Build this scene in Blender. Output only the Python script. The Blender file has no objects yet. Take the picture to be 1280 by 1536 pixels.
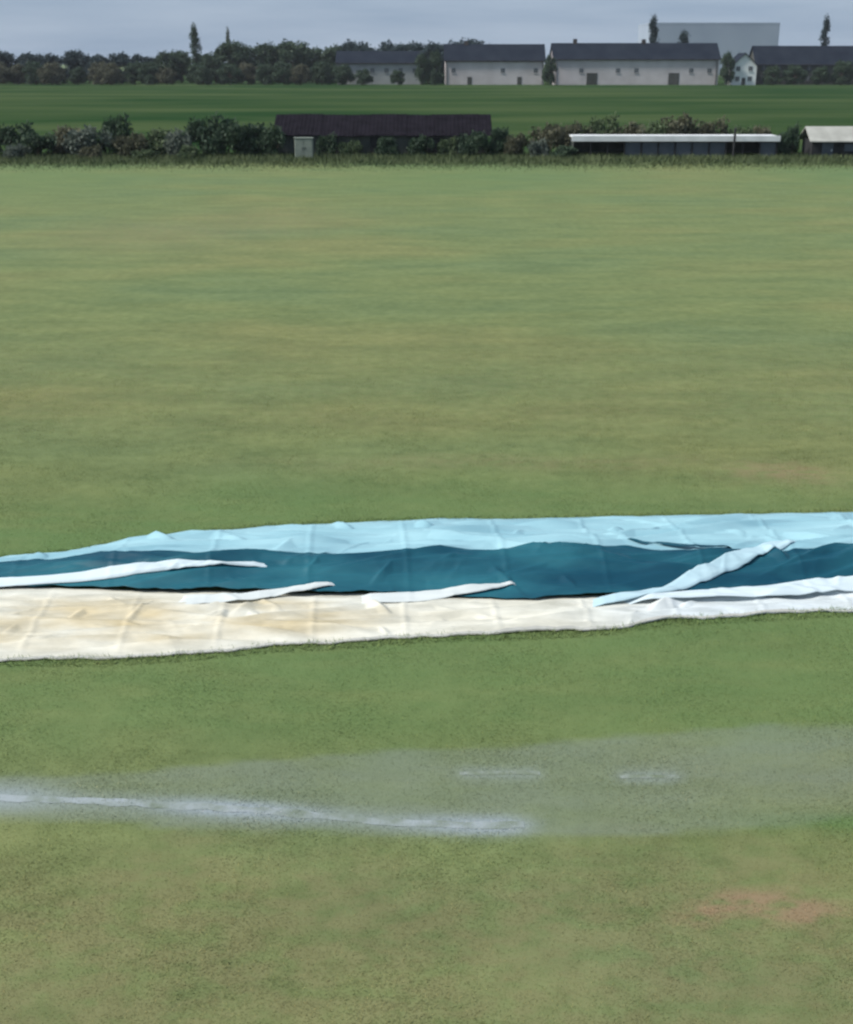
import bpy, bmesh, math, random
import numpy as np
from mathutils import Vector, noise

scene = bpy.context.scene
R = math.radians

# ------------------------------------------------------------------ camera
cam_d = bpy.data.cameras.new('camera')
cam = bpy.data.objects.new('camera', cam_d)
scene.collection.objects.link(cam)
cam.location = (0.0, 0.0, 7.5)
cam.rotation_euler = (R(90.0 - 20.09), 0.0, 0.0)
cam_d.sensor_fit = 'VERTICAL'
cam_d.sensor_height = 24.0
cam_d.lens = 28.97
cam_d.clip_end = 20000.0
cam_d.dof.use_dof = True            # an old snapshot, focused short of the field
cam_d.dof.focus_distance = 3.0
cam_d.dof.aperture_fstop = 5.0
scene.camera = cam

# ------------------------------------------------------------------ sky
SUN_EL, SUN_AZ = 43.0, -102.0         # degrees; azimuth from +Y towards +X
world = bpy.data.worlds.new('World')
scene.world = world
world.use_nodes = True
wn, wl = world.node_tree.nodes, world.node_tree.links
wn.clear()
w_out = wn.new('ShaderNodeOutputWorld')
w_bg = wn.new('ShaderNodeBackground')
w_bg.inputs['Strength'].default_value = 0.10
w_sky = wn.new('ShaderNodeTexSky')
w_sky.sky_type = 'NISHITA'
w_sky.sun_disc = False
w_sky.sun_elevation = R(SUN_EL)
w_sky.sun_rotation = R(SUN_AZ)
w_sky.air_density = 1.0
w_sky.dust_density = 1.5
w_tc = wn.new('ShaderNodeTexCoord')
w_map = wn.new('ShaderNodeMapping')
w_map.inputs['Scale'].default_value = (1.0, 1.0, 9.0)
w_noise = wn.new('ShaderNodeTexNoise')
w_noise.inputs['Scale'].default_value = 5.0
w_noise.inputs['Detail'].default_value = 6.0
w_ramp = wn.new('ShaderNodeValToRGB')
w_ramp.color_ramp.elements[0].position = 0.30
w_ramp.color_ramp.elements[0].color = (1.62, 2.22, 3.10, 1)
w_ramp.color_ramp.elements[1].position = 0.72
w_ramp.color_ramp.elements[1].color = (2.42, 2.98, 3.80, 1)
w_mix = wn.new('ShaderNodeMixRGB')
w_mix.inputs['Fac'].default_value = 0.9     # thin overcast sheet over the blue
wl.new(w_tc.outputs['Generated'], w_map.inputs['Vector'])
wl.new(w_map.outputs[0], w_noise.inputs['Vector'])
wl.new(w_noise.outputs[0], w_ramp.inputs['Fac'])
wl.new(w_sky.outputs[0], w_mix.inputs[1])
wl.new(w_ramp.outputs[0], w_mix.inputs[2])
wl.new(w_mix.outputs[0], w_bg.inputs['Color'])
wl.new(w_bg.outputs[0], w_out.inputs['Surface'])

# ------------------------------------------------------------------ sun
sun_d = bpy.data.lights.new('sun', 'SUN')
sun_d.energy = 3.1
sun_d.angle = R(10)
sun_d.color = (1.0, 0.96, 0.90)
sun = bpy.data.objects.new('sun', sun_d)
scene.collection.objects.link(sun)
_d = Vector((math.sin(R(SUN_AZ)) * math.cos(R(SUN_EL)), math.cos(R(SUN_AZ)) * math.cos(R(SUN_EL)), math.sin(R(SUN_EL))))
sun.rotation_euler = (-_d).to_track_quat('-Z', 'Y').to_euler()
sun.location = (0, 0, 60)

# ------------------------------------------------------------------ exposure
vs = scene.view_settings
vs.view_transform = 'Standard'
vs.look = 'None'
vs.gamma = 1.0
vs.exposure = 0.72
vs.use_curve_mapping = False

# ================================================================== helpers
rng = np.random.default_rng(7)
random.seed(7)
COL = scene.collection


def link(name, me, mat=None, parent=None):
    o = bpy.data.objects.new(name, me)
    COL.objects.link(o)
    if mat is not None and me is not None:
        me.materials.clear()
        me.materials.append(mat)
    if parent is not None:
        o.parent = parent
    return o


def tag(o, label=None, cat=None, group=None, kind=None):
    if label: o['label'] = label
    if cat: o['category'] = cat
    if group: o['group'] = group
    if kind: o['kind'] = kind
    return o


def thing(name, loc, label, cat, group=None, rz=0.0, scale=1.0):
    o = bpy.data.objects.new(name, None)
    COL.objects.link(o)
    o.empty_display_size = 0.3
    o.location = loc
    o.rotation_euler = (0, 0, rz)
    o.scale = scale if isinstance(scale, tuple) else (scale,) * 3
    return tag(o, label, cat, group)


def poly_mesh(name, co, faces):
    me = bpy.data.meshes.new(name)
    me.from_pydata([tuple(c) for c in co], [], faces)
    me.update()
    return me


def fast_mesh(name, co, idx, n):
    """co (V,3); idx flat loop indices; n corners per face."""
    co = np.ascontiguousarray(co, dtype=np.float32)
    idx = np.ascontiguousarray(idx, dtype=np.int32).ravel()
    me = bpy.data.meshes.new(name)
    nf = len(idx) // n
    me.vertices.add(len(co))
    me.vertices.foreach_set('co', co.ravel())
    me.loops.add(len(idx))
    me.loops.foreach_set('vertex_index', idx)
    me.polygons.add(nf)
    me.polygons.foreach_set('loop_start', np.arange(nf, dtype=np.int32) * n)
    me.polygons.foreach_set('loop_total', np.full(nf, n, dtype=np.int32))
    me.update(calc_edges=True)
    return me


def smooth(me):
    me.polygons.foreach_set('use_smooth', np.ones(len(me.polygons), dtype=bool))
    return me


def vcol(me, arr):
    a = me.color_attributes.new('mask', 'FLOAT_COLOR', 'POINT')
    full = np.ones((len(me.vertices), 4), dtype=np.float32)
    full[:, :arr.shape[1]] = arr
    a.data.foreach_set('color', full.ravel())


def box(bm, x0, x1, y0, y1, z0, z1, bevel=0.0):
    vs_ = [bm.verts.new(p) for p in ((x0, y0, z0), (x1, y0, z0), (x1, y1, z0), (x0, y1, z0),
                                     (x0, y0, z1), (x1, y0, z1), (x1, y1, z1), (x0, y1, z1))]
    fs = [bm.faces.new([vs_[i] for i in f]) for f in
          ((0, 3, 2, 1), (4, 5, 6, 7), (0, 1, 5, 4), (1, 2, 6, 5), (2, 3, 7, 6), (3, 0, 4, 7))]
    if bevel:
        es = list({e for f in fs for e in f.edges})
        bmesh.ops.bevel(bm, geom=es, offset=bevel, segments=1, affect='EDGES')


def box_obj(name, x0, x1, y0, y1, z0, z1, mat, parent=None, bevel=0.0):
    bm = bmesh.new()
    box(bm, x0, x1, y0, y1, z0, z1, bevel)
    me = bpy.data.meshes.new(name)
    bm.to_mesh(me)
    bm.free()
    return link(name, me, mat, parent)


# ================================================================== materials
def new_mat(name, rough=0.8, spec=0.3):
    m = bpy.data.materials.new(name)
    m.use_nodes = True
    b = m.node_tree.nodes['Principled BSDF']
    b.inputs['Roughness'].default_value = rough
    b.inputs['Specular IOR Level'].default_value = spec
    return m, m.node_tree.nodes, m.node_tree.links, b


def noise_mat(name, c1, c2, scale=2.0, rough=0.8, spec=0.3, bump=0.0, bscale=40.0, stretch=(1, 1, 1), detail=5.0, lo=0.35, hi=0.65):
    m, n, l, b = new_mat(name, rough, spec)
    tc = n.new('ShaderNodeTexCoord')
    mp = n.new('ShaderNodeMapping')
    mp.inputs['Scale'].default_value = stretch
    nz = n.new('ShaderNodeTexNoise')
    nz.inputs['Scale'].default_value = scale
    nz.inputs['Detail'].default_value = detail
    rp = n.new('ShaderNodeValToRGB')
    rp.color_ramp.elements[0].position = lo
    rp.color_ramp.elements[0].color = (*c1, 1)
    rp.color_ramp.elements[1].position = hi
    rp.color_ramp.elements[1].color = (*c2, 1)
    l.new(tc.outputs['Object'], mp.inputs['Vector'])
    l.new(mp.outputs[0], nz.inputs['Vector'])
    l.new(nz.outputs[0], rp.inputs['Fac'])
    l.new(rp.outputs[0], b.inputs['Base Color'])
    if bump:
        nb = n.new('ShaderNodeTexNoise')
        nb.inputs['Scale'].default_value = bscale
        nb.inputs['Detail'].default_value = 4
        bp = n.new('ShaderNodeBump')
        bp.inputs['Strength'].default_value = bump
        bp.inputs['Distance'].default_value = 0.02
        l.new(mp.outputs[0], nb.inputs['Vector'])
        l.new(nb.outputs[0], bp.inputs['Height'])
        l.new(bp.outputs[0], b.inputs['Normal'])
    return m


def turf_mat(name, blades):
    """Turf colour from world position (patches, mowing streaks) and the mask attribute
    (R worn wicket strip, G chalk, B lush growth, alpha bare earth)."""
    m, n, l, b = new_mat(name, 0.85 if not blades else 0.6, 0.2)
    geo = n.new('ShaderNodeNewGeometry')
    at = n.new('ShaderNodeAttribute')
    at.attribute_name = 'mask'
    sep = n.new('ShaderNodeSeparateColor')
    l.new(at.outputs['Color'], sep.inputs[0])

    def nz(scale, stretch, detail=4.0):
        mp = n.new('ShaderNodeMapping')
        mp.inputs['Scale'].default_value = stretch
        t = n.new('ShaderNodeTexNoise')
        t.inputs['Scale'].default_value = scale
        t.inputs['Detail'].default_value = detail
        l.new(geo.outputs['Position'], mp.inputs['Vector'])
        l.new(mp.outputs[0], t.inputs['Vector'])
        return t.outputs[0]

    def ramp(src, stops):
        r = n.new('ShaderNodeValToRGB')
        e = r.color_ramp.elements
        while len(e) < len(stops):
            e.new(0.5)
        for i, (p, c) in enumerate(stops):
            e[i].position = p
            e[i].color = (*c, 1)
        l.new(src, r.inputs['Fac'])
        return r.outputs[0]

    def mix(fac, a, c, typ='MIX'):
        x = n.new('ShaderNodeMixRGB')
        x.blend_type = typ
        if isinstance(fac, float): x.inputs[0].default_value = fac
        else: l.new(fac, x.inputs[0])
        l.new(a, x.inputs[1])
        if isinstance(c, tuple): x.inputs[2].default_value = (*c, 1)
        else: l.new(c, x.inputs[2])
        return x.outputs[0]

    big = ramp(nz(0.16, (0.5, 1.0, 1.0), 5), [(0.34, OLIVE[0]), (0.5, OLIVE[1]), (0.66, OLIVE[2])])
    streak = ramp(nz(0.9, (0.4, 1.0, 1.0), 5), [(0.36, (0.88, 0.90, 0.88)), (0.64, (1.12, 1.09, 1.08))])
    c = mix(1.0, big, streak, 'MULTIPLY')
    fine = ramp(nz(3.2, (1, 1, 1), 9), [(0.3, (0.86, 0.88, 0.84)), (0.7, (1.14, 1.12, 1.14))])
    c = mix(1.0, c, fine, 'MULTIPLY')
    def times(a, b_):
        x = n.new('ShaderNodeMath')
        x.operation = 'MULTIPLY'
        x.use_clamp = True
        l.new(a, x.inputs[0])
        l.new(b_, x.inputs[1])
        return x.outputs[0]

    ragged = ramp(nz(4.5, (0.6, 1, 1), 9), [(0.36, (0.25,) * 3), (0.58, (1.15,) * 3)])
    scuff = ramp(nz(2.2, (0.35, 1, 1), 9), [(0.34, (0.74,) * 3), (0.60, (1.1,) * 3)])
    c = mix(times(sep.outputs[2], scuff), c, LUSH)
    c = mix(times(at.outputs['Alpha'], ragged), c, EARTH)
    c = mix(times(sep.outputs[0], scuff), c, WORN)
    c = mix(sep.outputs[1], c, CHALK)
    if blades:
        ra = n.new('ShaderNodeAttribute')
        ra.attribute_name = 'blade_random'
        var = ramp(ra.outputs['Fac'], [(0.0, (0.88, 0.90, 0.84)), (0.7, (1.16, 1.13, 1.10)), (0.9, (1.28, 1.20, 1.15)), (1.0, (1.9, 1.62, 1.5))])
        c = mix(1.0, c, var, 'MULTIPLY')
        nm = n.new('ShaderNodeVectorMath')          # blades stand for a whole springy sward: soften their facing
        nm.operation = 'MULTIPLY_ADD'
        nm.inputs[1].default_value = (0.45, 0.45, 0.45)
        nm.inputs[2].default_value = (0.0, 0.0, 0.8)
        nn = n.new('ShaderNodeVectorMath')
        nn.operation = 'NORMALIZE'
        l.new(geo.outputs['Normal'], nm.inputs[0])
        l.new(nm.outputs[0], nn.inputs[0])
        l.new(nn.outputs[0], b.inputs['Normal'])
        tr = n.new('ShaderNodeBsdfTranslucent')
        ms = n.new('ShaderNodeMixShader')
        ms.inputs[0].default_value = 0.10
        out = n['Material Output']
        l.new(c, tr.inputs['Color'])
        l.new(b.outputs[0], ms.inputs[1])
        l.new(tr.outputs[0], ms.inputs[2])
        l.new(ms.outputs[0], out.inputs['Surface'])
    l.new(c, b.inputs['Base Color'])
    return m


OLIVE = [(0.160, 0.178, 0.068), (0.138, 0.174, 0.066), (0.122, 0.166, 0.068)]
LUSH = (0.098, 0.168, 0.056)
EARTH = (0.235, 0.175, 0.100)
WORN = (0.172, 0.205, 0.155)
CHALK = (0.29, 0.34, 0.385)
M_turf = turf_mat('turf', False)
M_blade = turf_mat('grass_blades', True)
M_meadow = noise_mat('meadow_grass', (0.020, 0.050, 0.018), (0.056, 0.084, 0.034), 0.045, 0.95, 0.0, stretch=(0.35, 1.0, 1), lo=0.36, hi=0.64, detail=8.0)
M_chalk = noise_mat('chalk_paint', (0.15, 0.185, 0.13), (0.30, 0.34, 0.35), 3.0, 0.9, 0.1, lo=0.30, hi=0.62)


M_crease = noise_mat('worn_chalk_paint', (0.15, 0.185, 0.12), (0.24, 0.275, 0.24), 6.0, 0.9, 0.1)


def foliage_mat(name, c1, c2, c3):
    m, n, l, b = new_mat(name, 0.65, 0.25)
    tc = n.new('ShaderNodeTexCoord')
    nz = n.new('ShaderNodeTexNoise')
    nz.inputs['Scale'].default_value = 1.1
    nz.inputs['Detail'].default_value = 5
    rp = n.new('ShaderNodeValToRGB')
    e = rp.color_ramp.elements
    e.new(0.5)
    for i, (p, c) in enumerate(((0.3, c1), (0.5, c2), (0.72, c3))):
        e[i].position = p
        e[i].color = (*c, 1)
    tr = n.new('ShaderNodeBsdfTranslucent')
    ms = n.new('ShaderNodeMixShader')
    ms.inputs[0].default_value = 0.22
    l.new(tc.outputs['Object'], nz.inputs['Vector'])
    l.new(nz.outputs[0], rp.inputs['Fac'])
    l.new(rp.outputs[0], b.inputs['Base Color'])
    l.new(rp.outputs[0], tr.inputs['Color'])
    l.new(b.outputs[0], ms.inputs[1])
    l.new(tr.outputs[0], ms.inputs[2])
    l.new(ms.outputs[0], n['Material Output'].inputs['Surface'])
    return m


M_leaf_dark = foliage_mat('leaves_dark', (0.030, 0.057, 0.035), (0.043, 0.074, 0.043), (0.068, 0.101, 0.054))
M_leaf_mid = foliage_mat('leaves_mid', (0.052, 0.081, 0.042), (0.078, 0.114, 0.055), (0.124, 0.156, 0.078))
M_leaf_brown = foliage_mat('leaves_brown', (0.065, 0.068, 0.044), (0.098, 0.101, 0.062), (0.143, 0.143, 0.094))
M_leaf_grey = foliage_mat('leaves_grey', (0.078, 0.098, 0.081), (0.111, 0.137, 0.111), (0.169, 0.195, 0.156))
M_leaf_blue = foliage_mat('leaves_bluegreen', (0.020, 0.037, 0.045), (0.030, 0.053, 0.057), (0.048, 0.073, 0.073))
M_bark = noise_mat('bark', (0.045, 0.036, 0.028), (0.10, 0.082, 0.065), 3.0, 0.9, 0.1, 0.5, 12, (1, 1, 0.25))

# ================================================================== layout curves (metres)
def curve(tab):
    a = np.array(tab, dtype=float)
    return lambda x: np.interp(x, a[:, 0], a[:, 1])


C_far = curve([(-10.5, 17.2), (-8.6, 17.9), (-6.87, 18.30), (-5.85, 18.55), (-4.83, 19.10), (-3.81, 19.41), (-2.73, 19.73), (-1.6, 19.89), (0.0, 20.05), (1.85, 20.12), (3.49, 20.22), (5.37, 20.32), (7.52, 20.45), (11, 20.5)])
C_ridge = curve([(-10.5, 16.9), (-8.6, 17.4), (-6.56, 17.74), (-5.6, 17.76), (-4.53, 17.74), (-3.19, 17.70), (-2.27, 17.76), (0.0, 17.76), (1.66, 17.82), (3.12, 17.93), (4.34, 17.76), (5.27, 17.80), (6.61, 17.86), (11, 18.0)])
C_foot = curve([(-10.5, 16.7), (-8.6, 17.05), (-6.53, 17.12), (-5.42, 17.0), (-4.39, 16.92), (-3.1, 16.9), (-1.59, 16.8), (-0.8, 16.8), (0.0, 16.86), (0.59, 16.68), (1.58, 16.66), (2.57, 16.72), (4.08, 16.8), (4.62, 16.95), (6.47, 17.1), (11, 17.3)])
C_near = curve([(-10.5, 14.4), (-7.5, 14.65), (-5.66, 14.73), (-3.9, 14.77), (-3.04, 14.93), (-2.17, 15.13), (-1.27, 15.23), (0.0, 15.44), (0.55, 15.5), (1.48, 15.55), (2.42, 15.65), (3.41, 15.98), (4.39, 16.09), (6.18, 16.32), (11, 16.7)])
C_wornU = curve([(-8, 11.6), (-4.72, 11.83), (-1.83, 12.27), (0.0, 12.44), (1.25, 12.64), (2.85, 12.87), (5.12, 13.05), (9, 13.3)])
C_wornL = curve([(-8, 11.2), (-4.49, 11.11), (-1.66, 10.91), (0.0, 10.75), (1.17, 10.79), (2.48, 10.85), (4.48, 11.09), (9, 11.4)])
CHALK_LINE = [(-6.4, 11.62), (-4.62, 11.50), (-3.15, 11.40), (-1.7, 11.25), (-0.28, 11.03), (0.42, 10.99), (1.02, 10.985)]
CREASES = [((0.37, 11.99), (1.27, 11.99)), ((2.15, 11.92), (2.82, 11.92))]


def sstep(a, b, x):
    t = np.clip((x - a) / (b - a), 0, 1)
    return t * t * (3 - 2 * t)


def wob(x, y):
    return 0.14 * np.sin(1.3 * x + 0.7 * y) + 0.09 * np.sin(3.1 * x - 1.9 * y + 1.0) + 0.05 * np.sin(6.7 * x + 4.3 * y)


def turf_masks(x, y):
    w = wob(x, y)
    u, lo = C_wornU(x) + 0.35 * w, C_wornL(x) + 0.3 * w
    worn = sstep(lo - 0.05, lo + 0.07, y) * (1 - sstep(u - 0.07, u + 0.08, y)) * 0.58
    worn *= 1 - 0.55 * sstep(2.6, 4.6, x) * (1 - sstep(11.2, 11.9, y))
    cl = np.interp(x, [p[0] for p in CHALK_LINE], [p[1] for p in CHALK_LINE])
    chalk = np.exp(-((y - cl) / (0.16 + 0.10 * (1 - sstep(-4.6, -2.6, x)))) ** 2) * (1 - sstep(0.75, 1.35, x)) * (0.6 + 0.25 * sstep(-3.5, -2.5, x)) * (0.8 + 0.35 * np.sin(x * 2.3))
    for (a, b) in CREASES:
        chalk = np.maximum(chalk, 0.30 * np.exp(-((y - a[1]) / 0.13) ** 2) * sstep(a[0] - .15, a[0] + .15, x) * (1 - sstep(b[0] - .15, b[0] + .15, x)))
    nr, fr = C_near(x), C_far(x)
    lush = 0.62 * sstep(11.9, 13.4, y + w) * (1 - sstep(nr + 0.6, nr + 1.5, y))
    band = sstep(fr - 2.0, fr - 0.5, y) * (1 - sstep(fr + 0.6, fr + 3.6 - 0.12 * x, y + 1.5 * w))
    lush = np.maximum(lush, band * (0.62 - 0.03 * np.clip(x, -6, 8)))
    lush = np.maximum(lush, 0.5 * sstep(62, 90, y) * (0.6 + 0.4 * np.sin(0.21 * x + 1)))
    lush = np.maximum(lush, 0.8 * np.exp(-((x - 4.3) / 1.1) ** 2 - ((y - 11.05) / 0.16) ** 2))
    earth = 0.28 * (1 - sstep(9.6, 11.2, y + 2 * w)) + 0.10 * sstep(23, 27, y) * (1 - sstep(30, 40, y))
    for (cx, cy, rx, ry, s) in ((3.1, 9.53, 0.85, 0.24, 1.25), (6.9, 22.7, 1.1, 0.7, 0.65), (2.2, 8.75, 0.6, 0.25, 0.35),
                                (-8.5, 62, 5, 7, 0.25), (-12, 58, 5, 6, 0.3), (2.0, 23.4, 5.0, 0.5, 0.22), (-1.0, 9.9, 3.2, 0.5, 0.22)):
        earth = np.maximum(earth, s * np.exp(-((x - cx + 0.6 * w) / rx) ** 2 - ((y - cy + 0.8 * w) / ry) ** 2))
    return np.stack([worn, chalk, lush, earth], axis=1)


# ================================================================== ground
xs = np.concatenate([[-2400, -1500, -500, -200, -100, -60, -40], np.arange(-30, -10, 1.0), np.arange(-10, 10.01, 0.12), np.arange(11, 31, 1.0), [40, 60, 100, 200, 500, 1500, 2400]])
ys = np.concatenate([[-300, -50, -5, 2], np.arange(5, 30, 0.12), np.arange(30, 110, 1.0), [120, 150, 200, 300, 500, 1000, 2000, 2400]])
gx, gy = np.meshgrid(xs, ys)
nx, ny = len(xs), len(ys)
gz = np.zeros_like(gx)
co = np.stack([gx.ravel(), gy.ravel(), gz.ravel()], axis=1)
i0 = (np.arange(ny - 1)[:, None] * nx + np.arange(nx - 1)[None, :]).ravel()
me = fast_mesh('ground', co, np.stack([i0, i0 + 1, i0 + nx + 1, i0 + nx], axis=1), 4)
vcol(me, turf_masks(co[:, 0], co[:, 1]))
tag(link('ground', me, M_turf), kind='structure')

# far meadow behind the scrub belt
me = poly_mesh('meadow', [(-600, 103, .03), (600, 103, .03), (600, 640, .03), (-600, 640, .03)], [(0, 1, 2, 3)])
tag(link('meadow', me, M_meadow), kind='structure')


def line_sheet(name, pts, hw, z):
    pts = np.array(pts)
    xx = np.linspace(pts[0, 0], pts[-1, 0], max(8, int((pts[-1, 0] - pts[0, 0]) / 0.06)))
    yy = np.interp(xx, pts[:, 0], pts[:, 1])
    up = [(x, y + hw * (0.75 + 0.5 * noise.noise((x * 4, 3.1, 0))), z) for x, y in zip(xx, yy)]
    dn = [(x, y - hw * (0.75 + 0.5 * noise.noise((x * 4, 9.7, 0))), z) for x, y in zip(xx, yy)]
    n_ = len(xx)
    return tag(link(name, poly_mesh(name, dn + up, [(i, i + 1, n_ + i + 1, n_ + i) for i in range(n_ - 1)]), M_chalk), kind='structure')


line_sheet('chalk_line', CHALK_LINE, 0.085, 0.004)
for (a, b) in CREASES:
    o_ = line_sheet('crease_line', [a, b], 0.05, 0.004)
    o_.data.materials[0] = M_crease

# ------------------------------------------------------------------ mown grass (too many blades to count: stuff)
def grass_points(n, y0, y1, power):
    t = rng.random(n)
    y = (y0 ** power + t * (y1 ** power - y0 ** power)) ** (1 / power)
    half = 0.385 * y + 1.6
    x = (rng.random(n) * 2 - 1) * half
    return x, y


def blade_mesh(name, x, y, h, wd, lean):
    n_ = len(x)
    la = rng.random(n_) * 2 * math.pi
    a = la + math.pi / 2 + rng.normal(0, 0.35, n_)
    co = np.empty((n_, 3, 3), dtype=np.float32)
    co[:, 0, 0], co[:, 0, 1] = x - np.cos(a) * wd / 2, y - np.sin(a) * wd / 2
    co[:, 1, 0], co[:, 1, 1] = x + np.cos(a) * wd / 2, y + np.sin(a) * wd / 2
    co[:, 2, 0], co[:, 2, 1] = x + np.cos(la) * h * lean, y + np.sin(la) * h * lean
    co[:, 0:2, 2] = -0.004
    co[:, 2, 2] = h
    me = fast_mesh(name, co.reshape(-1, 3), np.arange(n_ * 3), 3)
    vcol(me, np.repeat(turf_masks(x, y), 3, axis=0))
    rv = np.repeat(rng.random(n_).astype(np.float32), 3)
    at = me.attributes.new('blade_random', 'FLOAT', 'POINT')
    at.data.foreach_set('value', rv)
    return me


gx_, gy_ = grass_points(1300000, 7.0, 52.0, 0.6)
keep = ~((gy_ > C_near(gx_) - 0.03) & (gy_ < C_far(gx_) + 0.0) & (np.abs(gx_) < 10))
keep &= rng.random(len(gx_)) > sstep(22, 52, gy_)
gx_, gy_ = gx_[keep], gy_[keep]
hh = np.where(rng.random(len(gx_)) < 0.06, 1.9, 1.0) * (0.005 + 0.007 * rng.random(len(gx_))) * (1 + 0.35 * np.sin(gx_ * 2.1 + gy_) * np.sin(gy_ * 1.7 - gx_))
hh *= 1 - 0.6 * sstep(22, 52, gy_)
n_e = 13000                                          # longer blades the mower misses along the sheet and tarpaulin edges
ex = rng.uniform(-10.3, 10.6, n_e)
ey = np.where(rng.random(n_e) < 0.6, C_near(ex) + 0.05 - 0.22 * rng.random(n_e) ** 1.6, C_far(ex) - 0.06 + 0.26 * rng.random(n_e) ** 1.6)
gx_, gy_ = np.concatenate([gx_, ex]), np.concatenate([gy_, ey])
hh = np.concatenate([hh, 0.03 + 0.055 * rng.random(n_e) ** 2])
me = blade_mesh('mown_grass', gx_, gy_, hh, 0.006 + 0.0005 * gy_, np.where(hh > 0.028, 1.1, np.where(hh > 0.014, 1.2, 2.3)))
tag(link('mown_grass', me, M_blade), 'short olive green mown grass covering the playing field', 'grass', kind='stuff')

# ================================================================== tarpaulin and ground sheet
def make_creases(seed, n_c, x0, x1, y0, y1, skew):
    """straight creases pressed into the fabric: (cx, cy, cos, sin, half length, half width, height)"""
    rd = random.Random(seed)
    out = []
    for i in range(n_c):
        a = rd.gauss(skew, 0.16) if rd.random() < 0.72 else rd.choice((-1, 1)) * rd.uniform(0.4, 1.2)
        ln = rd.uniform(0.5, 2.2) if abs(a) < 0.5 else rd.uniform(0.2, 0.6)
        wd = rd.uniform(0.05, 0.16)
        out.append((rd.uniform(x0, x1), rd.uniform(y0, y1), math.cos(a), math.sin(a), ln, wd, wd * rd.uniform(0.25, 0.75)))
    return out


CR_TARP = make_creases(3, 420, -9.4, 10.4, 16.6, 20.3, 0.06) + make_creases(17, 130, -9.0, 10.0, 16.7, 17.9, 0.12)
CR_SHEET = make_creases(9, 300, -10.2, 10.8, 14.6, 17.1, 0.10)


def creases(tab, x, y):
    z = np.zeros_like(x)
    for (cx, cy, c, s_, ln, wd, h) in tab:
        u = (x - cx) * c + (y - cy) * s_
        v = -(x - cx) * s_ + (y - cy) * c
        m = (np.abs(u) < ln) & (np.abs(v) < wd * 1.6)
        if not m.any():
            continue
        t = np.where(v > 0, v / wd, -v / (wd * 1.6))       # one side of a crease is always steeper
        z = np.maximum(z, np.where(m, h * np.clip(1 - t, 0, 1) * np.clip(1 - (np.abs(u) / ln) ** 2, 0, 1), 0)) + np.where(m, 0.25 * h * np.clip(1 - t, 0, 1) * np.clip(1 - (np.abs(u) / ln) ** 2, 0, 1), 0)
    return z


def packing_lines(x, y, dx, dy):
    """faint folds left from packing the cover away"""
    fx_ = np.abs(((x + 0.06 * y) / dx) % 1.0 - 0.5) * dx
    fy_ = np.abs(((y - 0.02 * x) / dy) % 1.0 - 0.5) * dy
    return 0.012 * np.clip(1 - fx_ / 0.07, 0, 1) + 0.012 * np.clip(1 - fy_ / 0.07, 0, 1)


def swell(x, y):
    return 0.03 * np.sin(0.8 * x + 1.1 * y) * np.sin(0.35 * x - 2.0 * y + 1.0) + 0.018 * np.sin(2.1 * x + 0.4) * np.sin(1.7 * y - 0.5 * x)


X0, X1 = -9.4, 10.4


def tarp_z(x, y):
    x, y = np.asarray(x, float), np.asarray(y, float)
    f, r, b = C_foot(x), C_ridge(x), C_far(x)
    end = np.clip(np.minimum((x - X0) / 1.6, (X1 - x) / 1.6), 0.08, 1)
    hr = (0.30 + 0.03 * np.sin(1.1 * x) + 0.02 * np.sin(2.9 * x + 1) - 0.13 * (1 - sstep(-6.6, -3.4, x))) * end
    t1 = np.clip((y - f) / np.maximum(0.05, r - f), 0, 1)
    z1 = 0.06 + (hr - 0.06) * (t1 * t1 * (3 - 2 * t1)) ** 0.9
    t2 = np.clip((y - r) / np.maximum(0.05, b - r), 0, 1)
    z2 = 0.02 + (hr - 0.02) * (1 - t2 ** 1.3) ** 1.1
    k = np.where(y <= r, np.minimum(1, 0.35 + t1), np.minimum(1, (1 - t2) * 3.5 + 0.10)) * end * (0.45 + 0.55 * sstep(-6.6, -3.6, x))
    return np.where(y <= r, z1, z2) + k * (creases(CR_TARP, x, y) + packing_lines(x, y, 1.5, 0.9) + 0.03 + swell(x, y))


def sheet_object(name, co, nu, nv, mat, parent, label=None):
    fs = np.arange(nv - 1)[:, None] * nu + np.arange(nu - 1)[None, :]
    fs = fs.ravel()
    o = link(name, smooth(fast_mesh(name, co, np.stack([fs, fs + 1, fs + nu + 1, fs + nu], axis=1), 4)), mat, parent)
    if label: o['label'] = label
    m_ = o.modifiers.new('thickness', 'SOLIDIFY')
    m_.thickness = 0.005
    m_.offset = -1
    return o


def ribbon(name, lo, hi, zf, nxs, nys, mat, parent, x0=X0, x1=X1, label=None):
    xx = np.linspace(x0, x1, nxs + 1)
    l_ = np.array([float(lo(v_)) for v_ in xx])
    h_ = np.array([float(hi(v_)) for v_ in xx])
    t = np.linspace(0, 1, nys + 1)[:, None]
    Y = l_[None, :] * (1 - t) + h_[None, :] * t
    X = np.repeat(xx[None, :], nys + 1, axis=0)
    return sheet_object(name, np.stack([X.ravel(), Y.ravel(), zf(X.ravel(), Y.ravel())], axis=1), nxs + 1, nys + 1, mat, parent, label)


def jit(c, seed, amp):
    return lambda x: float(c(x)) + amp * noise.noise((x * 0.9, seed, 0)) + 0.5 * amp * noise.noise((x * 2.7, seed, 4)) + 0.15 * amp * noise.noise((x * 9, seed, 4))


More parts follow.
